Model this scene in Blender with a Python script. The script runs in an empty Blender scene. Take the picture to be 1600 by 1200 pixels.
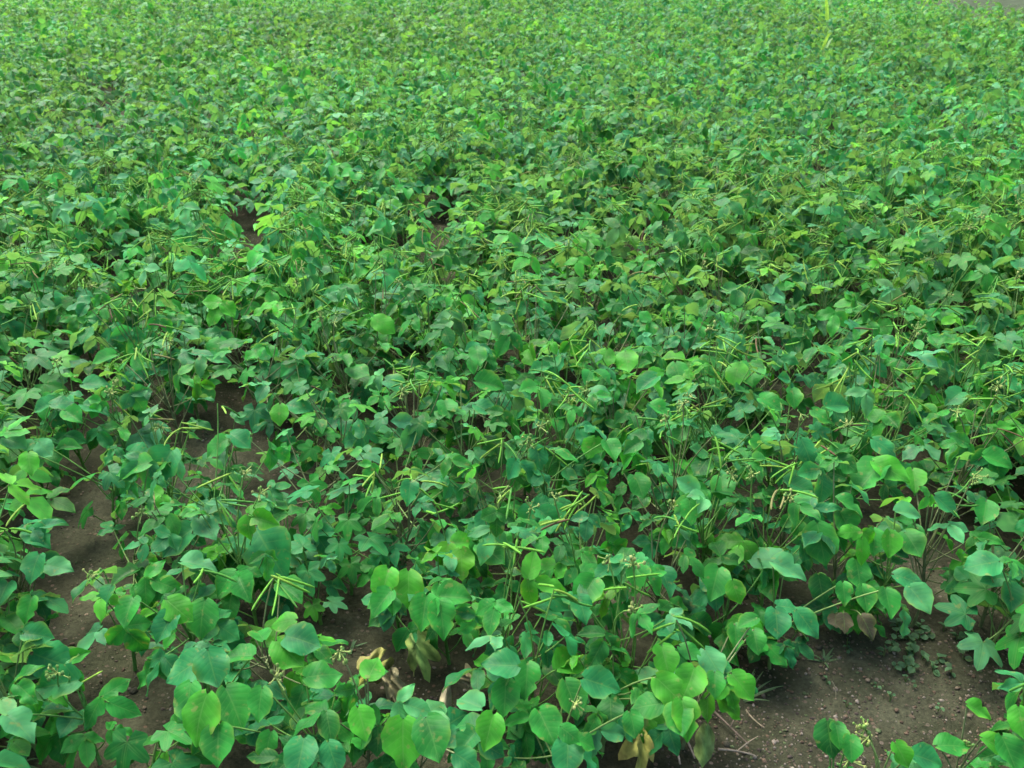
import bpy, math, random
import numpy as np
from mathutils import Matrix, Vector, noise

R_ = math.radians
scene = bpy.context.scene
COL = scene.collection
rng = random.Random(11)

# ------------------------------------------------------------------ camera
CAM_H, PITCH, FPX = 1.5, 27.5, 1400.0
cam_d = bpy.data.cameras.new('camera'); cam = bpy.data.objects.new('camera', cam_d); COL.objects.link(cam)
cam.location = (0, 0, CAM_H); cam.rotation_euler = (R_(90 - PITCH), 0, 0)
cam_d.sensor_width = 36; cam_d.lens = 36 * FPX / 1600; cam_d.clip_start = .05; cam_d.clip_end = 1000
scene.camera = cam
cam_d.dof.use_dof = True; cam_d.dof.focus_distance = 2.2; cam_d.dof.aperture_fstop = 8.0

# ------------------------------------------------------------------ sky, sun, exposure
SUN_EL, SUN_ROT = 62, -35
w = bpy.data.worlds.new('World'); scene.world = w; w.use_nodes = True
wn = w.node_tree; bg = wn.nodes['Background']
sky = wn.nodes.new('ShaderNodeTexSky'); sky.sky_type = 'NISHITA'; sky.sun_disc = False
sky.sun_elevation = R_(SUN_EL); sky.sun_rotation = R_(SUN_ROT); sky.air_density = 1.0; sky.dust_density = 5.0
wn.links.new(sky.outputs[0], bg.inputs[0]); bg.inputs[1].default_value = .12
sd = bpy.data.lights.new('sun', 'SUN'); sun = bpy.data.objects.new('sun', sd); COL.objects.link(sun)
sd.energy = 1.3; sd.angle = R_(40); sd.color = (1, .96, .88)
az = R_(SUN_ROT)
sv = Vector((math.sin(az) * math.cos(R_(SUN_EL)), math.cos(az) * math.cos(R_(SUN_EL)), math.sin(R_(SUN_EL))))
sun.rotation_euler = sv.to_track_quat('Z', 'Y').to_euler()
scene.view_settings.view_transform = 'Standard'; scene.view_settings.look = 'None'
scene.view_settings.gamma = 1; scene.view_settings.use_curve_mapping = False
scene.view_settings.exposure = 2.25
try:
    scene.cycles.pixel_filter_type = 'BLACKMAN_HARRIS'; scene.cycles.filter_width = 1.55
    scene.cycles.max_bounces = 6; scene.cycles.transmission_bounces = 4
except Exception: pass

# ------------------------------------------------------------------ picture <-> place
sp_, cp_ = math.sin(R_(PITCH)), math.cos(R_(PITCH))
def at(px, py, z=0.0):
    u, v = (px - 800) / FPX, (py - 600) / FPX
    d = (u, cp_ - v * sp_, -sp_ - v * cp_)
    t = (CAM_H - z) / -d[2]
    return np.array((d[0] * t, d[1] * t, z))
def proj(p):
    y, z = p[1], p[2] - CAM_H
    dep = y * cp_ - z * sp_
    if dep < .05: return (-9999, -9999, dep)
    return (800 + FPX * p[0] / dep, 600 - FPX * (y * sp_ + z * cp_) / dep, dep)

# ------------------------------------------------------------------ materials
def new_mat(name):
    m = bpy.data.materials.new(name); m.use_nodes = True
    nt = m.node_tree; nt.nodes.clear()
    return m, nt, nt.nodes.new('ShaderNodeOutputMaterial')
class NB:
    def __init__(s, nt): s.nt = nt
    def n(s, t, **k):
        o = s.nt.nodes.new(t)
        for a, b in k.items(): setattr(o, a, b)
        return o
    def link(s, a, b): s.nt.links.new(a, b)
    def math(s, op, a, b=None, c=None, clamp=False):
        o = s.n('ShaderNodeMath', operation=op); o.use_clamp = clamp
        for i, v in enumerate((a, b, c)):
            if v is None: continue
            if isinstance(v, (int, float)): o.inputs[i].default_value = v
            else: s.link(v, o.inputs[i])
        return o.outputs[0]
    def mix(s, blend, f, a, b):
        o = s.n('ShaderNodeMix', data_type='RGBA', blend_type=blend)
        for i, v in ((0, f), (6, a), (7, b)):
            if isinstance(v, (int, float)): o.inputs[i].default_value = v
            elif isinstance(v, tuple): o.inputs[i].default_value = v
            else: s.link(v, o.inputs[i])
        return o.outputs[2]
    def ramp(s, v, stops):
        o = s.n('ShaderNodeValToRGB'); s.link(v, o.inputs[0])
        e = o.color_ramp.elements
        e[0].position, e[0].color = stops[0]; e[1].position, e[1].color = stops[-1]
        for p, c in stops[1:-1]:
            x = e.new(p); x.color = c
        return o.outputs[0]

def leaf_material():
    m, nt, out = new_mat('leaf'); b = NB(nt)
    tint = b.n('ShaderNodeAttribute', attribute_name='tint').outputs['Color']
    oi = b.n('ShaderNodeObjectInfo')
    col = b.mix('MULTIPLY', 1.0, tint, oi.outputs['Color'])
    uv = b.n('ShaderNodeUVMap', uv_map='UVMap'); sep = b.n('ShaderNodeSeparateXYZ'); b.link(uv.outputs[0], sep.inputs[0])
    au = b.math('ABSOLUTE', sep.outputs[0]); v = sep.outputs[1]
    mid = b.math('SUBTRACT', 1.0, b.math('MULTIPLY', au, 16.0), clamp=True)
    lat = b.math('PINGPONG', b.math('MULTIPLY', b.math('SUBTRACT', v, b.math('MULTIPLY', au, .30)), 6.5), .5)
    latl = b.math('SUBTRACT', 1.0, b.math('MULTIPLY', lat, 9.0), clamp=True)
    vein = b.math('MAXIMUM', mid, b.math('MULTIPLY', latl, .55))
    geo = b.n('ShaderNodeNewGeometry')
    tc = b.n('ShaderNodeTexCoord')
    nz = b.n('ShaderNodeTexNoise'); nz.inputs['Scale'].default_value = 28; nz.inputs['Detail'].default_value = 3
    b.link(geo.outputs['Position'], nz.inputs['Vector'])
    var = b.ramp(nz.outputs[0], [(.3, (.62, .66, .70, 1)), (.7, (1.36, 1.28, 1.15, 1))])
    col = b.mix('MULTIPLY', 1.0, col, var)
    # leaf spot and chewed yellowish flecks
    vz = b.n('ShaderNodeTexNoise'); vz.inputs['Scale'].default_value = 60; vz.inputs['Detail'].default_value = 4
    b.link(geo.outputs['Position'], vz.inputs['Vector'])
    spot = b.ramp(vz.outputs[0], [(.62, (0, 0, 0, 1)), (.70, (1, 1, 1, 1))])
    col = b.mix('MIX', b.math('MULTIPLY', spot, .6), col, (.15, .19, .05, 1))
    rimn = b.n('ShaderNodeTexNoise'); rimn.inputs['Scale'].default_value = 17; rimn.inputs['Detail'].default_value = 3; b.link(geo.outputs['Position'], rimn.inputs['Vector'])
    rim = b.math('MULTIPLY', b.math('POWER', au, 5.0), b.ramp(rimn.outputs[0], [(.48, (0, 0, 0, 1)), (.68, (1, 1, 1, 1))]))
    col = b.mix('MIX', b.math('MULTIPLY', rim, .55), col, (.17, .24, .03, 1))
    grad = b.math('ADD', .82, b.math('MULTIPLY', au, .36)); gc = b.n('ShaderNodeCombineColor')
    for k in (0, 1, 2): b.link(grad, gc.inputs[k])
    col = b.mix('MULTIPLY', 1.0, col, gc.outputs[0])
    col = b.mix('MIX', b.math('MULTIPLY', vein, .32), col, (.11, .27, .06, 1))
    back = b.mix('MIX', .35, col, (.16, .25, .15, 1))
    col = b.mix('MIX', geo.outputs['Backfacing'], col, back)
    bump = b.n('ShaderNodeBump'); bump.inputs['Strength'].default_value = .2; bump.inputs['Distance'].default_value = .0015
    h = b.math('ADD', b.math('MULTIPLY', lat, 1.2), b.math('SUBTRACT', nz.outputs[0], mid))
    b.link(h, bump.inputs['Height'])
    p = b.n('ShaderNodeBsdfPrincipled')
    b.link(col, p.inputs['Base Color']); b.link(bump.outputs[0], p.inputs['Normal'])
    p.inputs['Roughness'].default_value = .50; p.inputs['Specular IOR Level'].default_value = .16
    t = b.n('ShaderNodeBsdfTranslucent')
    tcol = b.mix('MULTIPLY', 1.0, col, (1.5, 1.35, .55, 1)); b.link(tcol, t.inputs['Color'])
    ms = b.n('ShaderNodeMixShader'); ms.inputs[0].default_value = .42
    b.link(p.outputs[0], ms.inputs[1]); b.link(t.outputs[0], ms.inputs[2]); b.link(ms.outputs[0], out.inputs[0])
    return m
def tint_material(name, rough, nscale, lo, hi, spec=.3):
    m, nt, out = new_mat(name); b = NB(nt)
    tint = b.n('ShaderNodeAttribute', attribute_name='tint').outputs['Color']
    oi = b.n('ShaderNodeObjectInfo')
    col = b.mix('MULTIPLY', 1.0, tint, oi.outputs['Color'])
    geo = b.n('ShaderNodeNewGeometry')
    nz = b.n('ShaderNodeTexNoise'); nz.inputs['Scale'].default_value = nscale; nz.inputs['Detail'].default_value = 4
    b.link(geo.outputs['Position'], nz.inputs['Vector'])
    col = b.mix('MULTIPLY', 1.0, col, b.ramp(nz.outputs[0], [(.3, (lo, lo, lo, 1)), (.7, (hi, hi, hi, 1))]))
    p = b.n('ShaderNodeBsdfPrincipled'); b.link(col, p.inputs['Base Color'])
    p.inputs['Roughness'].default_value = rough; p.inputs['Specular IOR Level'].default_value = spec
    bump = b.n('ShaderNodeBump'); bump.inputs['Strength'].default_value = .4; bump.inputs['Distance'].default_value = .002
    b.link(nz.outputs[0], bump.inputs['Height']); b.link(bump.outputs[0], p.inputs['Normal'])
    b.link(p.outputs[0], out.inputs[0])
    return m
def soil_material():
    m, nt, out = new_mat('soil'); b = NB(nt)
    geo = b.n('ShaderNodeNewGeometry'); P = geo.outputs['Position']
    def nz(sc, det=4, rough=.6):
        o = b.n('ShaderNodeTexNoise'); o.inputs['Scale'].default_value = sc; o.inputs['Detail'].default_value = det
        o.inputs['Roughness'].default_value = rough; b.link(P, o.inputs['Vector']); return o.outputs[0]
    big = b.ramp(nz(1.6, 4), [(.35, (.013, .0140, .0080, 1)), (.65, (.058, .063, .042, 1))])
    midc = b.ramp(nz(14, 6, .7), [(.3, (.55, .56, .52, 1)), (.7, (1.35, 1.31, 1.22, 1))])
    col = b.mix('MULTIPLY', 1.0, big, midc)
    fine = b.ramp(nz(110, 5, .7), [(.3, (.62, .62, .62, 1)), (.72, (1.4, 1.38, 1.34, 1))])
    col = b.mix('MULTIPLY', 1.0, col, fine)
    vo = b.n('ShaderNodeTexVoronoi'); vo.inputs['Scale'].default_value = 70; b.link(P, vo.inputs['Vector'])
    vr = b.n('ShaderNodeSeparateColor'); b.link(vo.outputs['Color'], vr.inputs[0])
    grit = b.math('MULTIPLY', b.math('LESS_THAN', vo.outputs['Distance'], .30), b.math('GREATER_THAN', vr.outputs[0], .84))
    gcol = b.mix('MIX', vr.outputs[1], (.10, .062, .042, 1), (.13, .11, .09, 1))
    col = b.mix('MIX', b.math('MULTIPLY', grit, .7), col, gcol)
    moss = b.ramp(nz(4.2, 5), [(.52, (0, 0, 0, 1)), (.70, (1, 1, 1, 1))])
    col = b.mix('MIX', b.math('MULTIPLY', moss, .38), col, (.010, .022, .006, 1))
    bump = b.n('ShaderNodeBump'); bump.inputs['Strength'].default_value = .8; bump.inputs['Distance'].default_value = .012
    h = b.math('ADD', b.math('MULTIPLY', nz(45, 6, .7), 1.0), b.math('MULTIPLY', grit, .25))
    b.link(h, bump.inputs['Height'])
    p = b.n('ShaderNodeBsdfPrincipled'); b.link(col, p.inputs['Base Color']); b.link(bump.outputs[0], p.inputs['Normal'])
    p.inputs['Roughness'].default_value = .95; p.inputs['Specular IOR Level'].default_value = .06
    b.link(p.outputs[0], out.inputs[0])
    return m
MAT = dict(leaf=leaf_material(), soil=soil_material(),
           stem=tint_material('stem', .7, 60, .7, 1.25, .12), pod=tint_material('pod', .6, 90, .75, 1.2, .12),
           flower=tint_material('flower', .7, 90, .8, 1.15), dry=tint_material('dry_leaf', .85, 45, .55, 1.3),
           wood=tint_material('twig', .9, 80, .5, 1.3), stone=tint_material('clod', .9, 70, .6, 1.3))

# ------------------------------------------------------------------ mesh building (numpy, all quads)
class Geo:
    __slots__ = ('V', 'F', 'U', 'T')
    def __init__(s, V, F, U=None, T=(1, 1, 1)):
        s.V = np.asarray(V, np.float32).reshape(-1, 3); s.F = np.asarray(F, np.int32).reshape(-1, 4)
        n = len(s.V)
        s.U = np.zeros((n, 2), np.float32) if U is None else np.asarray(U, np.float32)
        T = np.asarray(T, np.float32)
        s.T = np.tile(T, (n, 1)) if T.ndim == 1 else T
    def moved(s, M, tint=None):
        M = np.asarray(M, np.float32)
        return Geo(s.V @ M[:3, :3].T + M[:3, 3], s.F, s.U, s.T if tint is None else s.T * np.asarray(tint, np.float32))
def join(gs):
    off, F = 0, []
    for g in gs: F.append(g.F + off); off += len(g.V)
    if not gs: return Geo(np.zeros((0, 3)), np.zeros((0, 4)))
    return Geo(np.concatenate([g.V for g in gs]), np.concatenate(F), np.concatenate([g.U for g in gs]), np.concatenate([g.T for g in gs]))
def make_mesh(name, g, mat):
    me = bpy.data.meshes.new(name)
    nv, nf = len(g.V), len(g.F)
    me.vertices.add(nv); me.vertices.foreach_set('co', g.V.ravel())
    me.loops.add(nf * 4); me.loops.foreach_set('vertex_index', g.F.ravel())
    me.polygons.add(nf)
    me.polygons.foreach_set('loop_start', np.arange(0, nf * 4, 4, dtype=np.int32))
    me.polygons.foreach_set('use_smooth', np.ones(nf, dtype=bool))
    uvl = me.uv_layers.new(name='UVMap'); uvl.data.foreach_set('uv', g.U[g.F.ravel()].ravel())
    at_ = me.attributes.new('tint', 'FLOAT_COLOR', 'POINT')
    at_.data.foreach_set('color', np.hstack([g.T, np.ones((nv, 1), np.float32)]).ravel())
    me.update(calc_edges=True)
    me.materials.append(mat)
    return me
def link(name, me, parent=None, M=None, color=None):
    o = bpy.data.objects.new(name, me); COL.objects.link(o)
    if parent is not None: o.parent = parent
    if M is not None: o.matrix_basis = Matrix([list(map(float, r)) for r in M])
    if color is not None: o.color = (*color, 1)
    return o
def tag(o, label=None, cat=None, group=None, kind=None):
    for k, v in (('label', label), ('category', cat), ('group', group), ('kind', kind)):
        if v: o[k] = v
    return o
def empty(name, loc, rz=0):
    o = bpy.data.objects.new(name, None); COL.objects.link(o); o.location = [float(a) for a in loc]; o.rotation_euler = (0, 0, rz)
    o.empty_display_size = .05
    return o
def nrm(v): v = np.asarray(v, float); return v / (np.linalg.norm(v) + 1e-9)
def tube(pts, rad, seg=5, tint=(1, 1, 1)):
    pts = [np.asarray(p, float) for p in pts]; n = len(pts)
    if isinstance(rad, (int, float)): rad = [rad] * n
    V, F = [], []
    ref = np.array((.31, .17, .93))
    for i, p in enumerate(pts):
        d = nrm(pts[min(i + 1, n - 1)] - pts[max(i - 1, 0)])
        if abs(d @ ref) > .95: ref = np.array((1., .1, 0))
        a = nrm(np.cross(d, ref)); c = np.cross(d, a)
        for k in range(seg):
            t = 2 * math.pi * k / seg
            V.append(p + (a * math.cos(t) + c * math.sin(t)) * rad[i])
    for i in range(n - 1):
        for k in range(seg):
            F.append((i * seg + k, i * seg + (k + 1) % seg, (i + 1) * seg + (k + 1) % seg, (i + 1) * seg + k))
    return Geo(V, F, None, tint)
def bez(a, c, b, n=5):
    a, b, c = (np.asarray(x, float) for x in (a, b, c))
    return [(1 - t) ** 2 * a + 2 * t * (1 - t) * c + t * t * b for t in np.linspace(0, 1, n)]
def blob(c, r, seg=6, rings=4, tint=(1, 1, 1), jit=0, q=None):
    q = q or rng
    V, F = [], []
    r = (r, r, r) if isinstance(r, (int, float)) else r
    for i in range(rings + 1):
        th = math.pi * min(max(i / rings, .03), .97)
        for k in range(seg):
            ph = 2 * math.pi * k / seg; j = 1 + q.uniform(-jit, jit)
            V.append((c[0] + r[0] * j * math.sin(th) * math.cos(ph), c[1] + r[1] * j * math.sin(th) * math.sin(ph), c[2] + r[2] * j * math.cos(th)))
    for i in range(rings):
        for k in range(seg):
            F.append((i * seg + k, (i + 1) * seg + k, (i + 1) * seg + (k + 1) % seg, i * seg + (k + 1) % seg))
    return Geo(V, F, None, tint)
def frame(b, d, n, s=1.0):
    d = nrm(d); x = nrm(np.cross(d, n)); z = np.cross(x, d)
    M = np.eye(4); M[:3, 0] = x * s; M[:3, 1] = d * s; M[:3, 2] = z * s; M[:3, 3] = b
    return M

# ------------------------------------------------------------------ leaf library
LOD = [(15, 4), (6, 2), (4, 1)]          # length segments, segments per half width
def leaflet(seed, lod, W=.46, skew=0.0, curl=1.0):
    q = random.Random(seed)
    fold = q.choice((q.uniform(0, .25), q.uniform(.2, .6))) * curl; droop = q.uniform(.02, .42) * curl; wav = q.uniform(.02, .075) * curl; ph = q.uniform(0, 6)
    wf = q.uniform(2.2, 4.0); W = W * q.uniform(.9, 1.12); bend = q.uniform(-.08, .08); cup = q.uniform(-.12, .10); aa = q.uniform(.42, .54)
    twist = q.uniform(-.4, .4) * curl
    nl, nh = LOD[lod]
    pk = aa / (aa + .72); nm = pk ** aa * (1 - pk) ** .72
    bites = [(q.choice((-1, 1)), q.uniform(.2, .8), q.uniform(.15, .5), q.uniform(.035, .09)) for _ in range(q.choice((0, 0, 1, 2)))] if lod == 0 else []
    V, U = [], []
    for i in range(nl + 1):
        t = (i / nl) ** 1.15
        tt = min(max(t, .004), .996)
        wd = W * (tt ** aa * (1 - tt) ** .72) / nm
        if t > .72: wd *= 1 - .5 * ((t - .72) / .28) ** .8
        for k in range(-nh, nh + 1):
            u = k / nh
            bt = 1.0
            for (bs, b0, bd, bw) in bites:
                if bs * u > .5: bt *= 1 - bd * math.exp(-((t - b0) / bw) ** 2) * (abs(u) - .4) / .6
            x = u * bt * wd * (1 + .035 * math.sin(t * 23 + ph * 3) * abs(u) + skew * (1 if u > 0 else -1) * (1 - t))
            y = t - .09 * u * u * math.exp(-t * 6.0)
            z = fold * abs(x) - droop * t * t + wav * math.sin(wf * math.pi * t + ph + u) * abs(u) - cup * u * u * wd + twist * x * t
            V.append((x + bend * t * t, y, z)); U.append((u, t))
    F, c = [], 2 * nh + 1
    for i in range(nl):
        for k in range(2 * nh):
            a = i * c + k; F.append((a, a + 1, a + 1 + c, a + c))
    return Geo(V, F, U)
def lobed(seed, lod):
    q = random.Random(seed)
    K, A = [(5, 34), (3, 22), (2, 13)][lod]
    ax = [(0, 1.0, .37), (.95 + q.uniform(-.1, .1), .86, .37), (-.95 + q.uniform(-.1, .1), .84, .37), (2.0, .58, .40), (-2.0, .58, .40)]
    base = q.uniform(.36, .48); droop = q.uniform(.1, .35); ph = q.uniform(0, 6); cone = q.uniform(-.05, .25)
    V, U = [], []
    for r in range(K + 1):
        for a in range(A + 1):
            th = -2.75 + 5.5 * a / A
            R = base
            for (t0, am, sg) in ax:
                R = max(R, base + (am - base) * math.exp(-abs((th - t0) / sg) ** 2.0))
            rr = max(r / K, .02) * R
            x, y = rr * math.sin(th), rr * math.cos(th)
            dv = min(abs(th - t0) for t0, _, _ in ax)
            z = cone * rr * dv * .8 - droop * rr * rr + .03 * math.sin(3 * th + ph) * rr
            V.append((x, y, z)); U.append((dv * rr / .5, .5))
    F, c = [], A + 1
    for r in range(K):
        for a in range(A):
            i = r * c + a; F.append((i, i + 1, i + c + 1, i + c))
    return Geo(V, F, U)
def trifoliate(seed, lod, lob=False):
    q = random.Random(seed + 1000)
    gs = []
    W = q.choice((q.uniform(.27, .34), q.uniform(.34, .42)))
    tl = .26
    mk = (lambda s: lobed(s, lod)) if lob else (lambda s, sk=0.0: leaflet(s, lod, W, sk))
    v = lambda: q.uniform(.82, 1.16)
    sc0, sc1, sc2 = 1.0, q.uniform(.80, .98), q.uniform(.80, .98)
    d0 = q.uniform(-.45, .05); gs.append(mk(seed * 7 + 1).moved(frame((0, tl, .01), (q.uniform(-.15, .15), 1, d0), (q.uniform(-.2, .2), .3, 1), sc0), (v(),) * 3))
    for sgn, sc, sd_ in ((1, sc1, 2), (-1, sc2, 3)):
        a = q.uniform(.05, .6); dz = q.uniform(-.5, .15)
        gs.append(mk(seed * 7 + sd_).moved(frame((sgn * .04, 0, 0), (sgn, a, dz), (sgn * q.uniform(.0, .5), q.uniform(-.3, .3), 1), sc), (v(),) * 3))
    if lod < 2:
        gs.append(tube([(0, -.02, 0), (0, tl * .5, .005), (0, tl + .03, .01)], .018, 4, (1.3, 1.2, .9)))
    return join(gs)
N_TRI, N_LOB, N_SIN = 12, 4, 10
LIB = {}
for l in range(3):
    LIB['tri', l] = [trifoliate(s, l) for s in range(N_TRI)]
    LIB['lob', l] = [lobed(40 + s, l) for s in range(N_LOB)] 
    LIB['sin', l] = [leaflet(300 + s, l, .405, 0.0, .9) for s in range(N_SIN)]
MESH = {(k, i): make_mesh('leaf', g, MAT['leaf']) for (k, l), gs in LIB.items() if l == 0 for i, g in enumerate(gs)}

TINT = dict(n=(.020, .178, .027), t=(.018, .164, .050), b=(.036, .228, .018), d=(.012, .112, .020), p=(.048, .220, .082),
            y=(.056, .245, .016), w=(.14, .18, .05), k=(.058, .056, .034))
def rtint(q, young=0.0):
    k = q.choices('ntbdpy', (42, 35, 9 + 12 * young, 17, 10, 1.0))[0]
    f = q.uniform(.82, 1.2)
    return np.array(TINT[k]) * f * np.array((q.uniform(.85, 1.2), 1, q.uniform(.85, 1.15)))

# ------------------------------------------------------------------ one plant, as data
STEMC = [(.085, .19, .040), (.10, .17, .05), (.07, .18, .04), (.11, .14, .06)]
def pod_geo(q, p, d, L, lod):
    d = nrm(d); side = nrm(np.cross(d, (q.uniform(-1, 1), q.uniform(-1, 1), .4)))
    bow = q.uniform(-.07, .09) * L
    n = [9, 5, 3][lod]; seg = [6, 4, 3][lod]
    pts, rad = [], []
    r0 = q.uniform(.0019, .0027)
    for i in range(n):
        t = i / (n - 1)
        pts.append(np.asarray(p) + d * L * t + side * bow * (4 * t * (1 - t)) + np.array((0, 0, -.10 * L * t * t)))
        rad.append(r0 * (.35 if i in (0, n - 1) else 1.0) * (1 + (.08 if i % 2 else -.05)))
    k = q.random()
    c = (.082, .235, .024) if k < .5 else (.13, .24, .030) if k < .74 else (.045, .16, .022) if k < .93 else (.13, .13, .045) if k < .97 else (.07, .045, .02)
    return tube(pts, rad, seg, np.array(c) * q.uniform(.8, 1.15))
def flower_geo(q, p, lod):
    gs = []
    for _ in range(q.randint(8, 14) if lod < 2 else 3):
        o = np.array((q.gauss(0, .009), q.gauss(0, .009), q.gauss(0, .010)))
        c = (.12, .22, .045) if q.random() < .6 else (.26, .30, .09) if q.random() < .6 else (.08, .18, .04)
        r = q.uniform(.002, .0042)
        gs.append(blob(np.asarray(p) + o, (r, r, r * q.uniform(.9, 1.7)), 5, 3, c, .2, q))
        gs.append(tube([p, np.asarray(p) + o], .0012, 3, (.2, .28, .07)))
    return join(gs)
def gen_plant(q, H, R, kind='bean', nleaf=14, nclus=1, nflow=1, lod=0, ls=.075, heroes=(), young=.2, low=False, base=None):
    """leaves: (kind, index, matrix, tint); stems / pods / flowers: Geo. Local to the plant's base."""
    sc_ = q.choice(STEMC)
    seg = [6, 4, 3][lod]
    stems, leaves, pods, flowers = [], [], [], []
    lean = np.array((q.uniform(-.25, .25), q.uniform(-.25, .25), 1)); lean = nrm(lean)
    top = lean * H * .72
    main = bez((0, 0, -.02), (q.uniform(-.02, .02), q.uniform(-.02, .02), H * .35), top, 7)
    stems.append(tube(main, list(np.linspace(.0048, .0022, 7)), seg, sc_))
    def node(t): 
        i = t * 6; k = min(int(i), 5); return main[k] + (main[k + 1] - main[k]) * (i - k)
    az0 = q.uniform(0, 6.28)
    for i in range(nleaf):
        t = (i + .5) / nleaf
        a = az0 + i * 2.4 + q.uniform(-.4, .4)
        rr = R * math.sqrt(q.uniform(.10, 1.0))
        if i % 4 == 1: z = H * q.uniform(.12, .40); rr = R * q.uniform(.5, 1.0)
        elif low: z = H * q.uniform(.18, .62)
        else: z = H * (.22 + .78 * t) * q.uniform(.85, 1.1) - .25 * rr * (rr / max(R, .01)) * .6
        z = max(z, .035)
        j = np.array((math.cos(a) * rr, math.sin(a) * rr, z)) + top * .35
        if base is not None and gap_at(j + base, 1.0): continue
        nd = node(min(.95, .15 + .8 * t))
        lk = 'lob' if (kind == 'lobed' or (kind == 'mixed' and q.random() < .35)) else 'tri'
        s = ls * q.uniform(.72, 1.18) * (.75 if t > .9 else 1)
        if lk == 'lob': s *= .92
        out = nrm((math.cos(a) + q.uniform(-.5, .5), math.sin(a) + q.uniform(-.5, .5), q.uniform(-.75, .2)))
        up = nrm((q.gauss(0, .42), q.gauss(-.12, .42), 1))
        leaves.append((lk, q.randrange(N_LOB if lk == 'lob' else N_TRI), frame(j, out, up, s), rtint(q, young if t > .75 else 0)))
        if lod < 2 or i % 2 == 0:
            ctl = nd * .45 + j * .55 + np.array((0, 0, -.015 + .25 * (z - nd[2]) * -.3))
            stems.append(tube(bez(nd, ctl, j, 5 if lod == 0 else 3), [.0019, .0017, .0016, .0015, .0014] if lod == 0 else .0016, max(3, seg - 1), np.array(sc_) * q.uniform(.85, 1.2)))
    for (hk, hi, M, tn) in heroes:
        leaves.append((hk, hi, M, tn))
        b = M[:3, 3]
        nd = node(min(.9, max(.2, b[2] / max(H, .05) * .7)))
        ctl = nd * .4 + b * .6 + np.array((0, 0, .015))
        stems.append(tube(bez(nd, ctl, b, 6), .0017, max(3, seg - 1), np.array(sc_) * q.uniform(.85, 1.2)))
    for c in range(nclus + nflow):
        a = q.uniform(0, 6.28); rr = R * q.uniform(.05, .75)
        p = np.array((math.cos(a) * rr, math.sin(a) * rr, H * q.uniform(.92, 1.22))) + top * .2
        nd = node(q.uniform(.4, .95))
        stems.append(tube(bez(nd, nd * .5 + p * .5 + np.array((q.uniform(-.03, .03), q.uniform(-.03, .03), .02)), p, 6 if lod == 0 else 3), .0016, max(3, seg - 1), np.array(sc_) * (1.1, 1.1, 1)))
        if c < nclus:
            aa = q.uniform(0, 6.28); n = q.randint(2, 6)
            for k in range(n):
                an = aa + q.uniform(-1.5, 1.5) if q.random() < .6 else q.uniform(0, 6.28)
                pods.append(pod_geo(q, p + np.array((q.uniform(-.01, .01), q.uniform(-.01, .01), q.uniform(-.03, .008))), (math.cos(an), math.sin(an), q.uniform(-1.0, .30)), q.uniform(.045, .092), lod))
        else:
            flowers.append(flower_geo(q, p, lod))
    return dict(leaves=leaves, stems=join(stems), pods=pods, flowers=flowers)
def emit_parts(root, d):
    link('stem', make_mesh('stem', d['stems'], MAT['stem']), root)
    for (k, i, M, tn) in d['leaves']: link('leaf', MESH[k, i], root, M, tn)
    for g in d['pods']: link('pod', make_mesh('pod', g, MAT['pod']), root)
    for g in d['flowers']: link('flower_cluster', make_mesh('flower_cluster', g, MAT['flower']), root)
def foliage(d, lod): return join([LIB[k, lod][i].moved(M, tn) for (k, i, M, tn) in d['leaves']])

# ------------------------------------------------------------------ ground: one sheet to the horizon
def axis(lo, hi, step, far):
    a = list(np.arange(lo, hi, step)); s = step
    while a[-1] < far: s *= 1.25; a.append(a[-1] + s)
    s = step
    while a[0] > -far: s *= 1.25; a.insert(0, a[0] - s)
    return np.array(a)
def gz(x, y):
    k = max(0, 1 - max(abs(x) / 12, abs(y - 4) / 14))
    f = math.sin((x * .55 + y) * 2 * math.pi / .62) * .5 + .5           # worn furrows
    h = noise.noise((x * 1.3, y * 1.3, 0)) * .030 + noise.noise((x * 5, y * 5, 3)) * .014 + f * .018
    n = noise.noise((x * 17, y * 17, 7)); h += max(n, -.2) * .012
    return h * k - .02
xs, ys = axis(-2.6, 2.6, .028, 140), axis(.5, 6.5, .028, 140)
Vg = [(x, y, gz(x, y)) for y in ys for x in xs]
nx = len(xs); ii = np.arange(len(ys) - 1)[:, None] * nx + np.arange(nx - 1)[None, :]
Fg = np.stack([ii, ii + 1, ii + 1 + nx, ii + nx], -1).reshape(-1, 4)
go = link('ground', make_mesh('ground', Geo(Vg, Fg), MAT['soil'])); tag(go, kind='structure')
# bare trodden path past the far right corner of the field
def path_mat():
    m, nt, out = new_mat('path_earth'); b = NB(nt)
    geo = b.n('ShaderNodeNewGeometry')
    o = b.n('ShaderNodeTexNoise'); o.inputs['Scale'].default_value = 5; o.inputs['Detail'].default_value = 8; b.link(geo.outputs['Position'], o.inputs['Vector'])
    p = b.n('ShaderNodeBsdfPrincipled'); b.link(b.ramp(o.outputs[0], [(.3, (.034, .046, .030, 1)), (.7, (.058, .074, .048, 1))]), p.inputs['Base Color'])
    p.inputs['Roughness'].default_value = 1; p.inputs['Specular IOR Level'].default_value = 0; b.link(p.outputs[0], out.inputs[0]); return m
PATH = [at(1418, -6), at(1640, 42), at(1900, 50)]
e0, e1 = at(1462, -6, .34)[:2], at(1660, 30, .34)[:2]
pd = (e1 - e0) / np.linalg.norm(e1 - e0); pn = np.array((-pd[1], pd[0])); pn = pn if pn @ (-e0) < 0 else -pn
def on_path(x, y): return (np.array((x, y)) - e0) @ pn > -.05
g_, L_ = [], np.linspace(-14, 14, 29)
Vp = []
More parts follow.
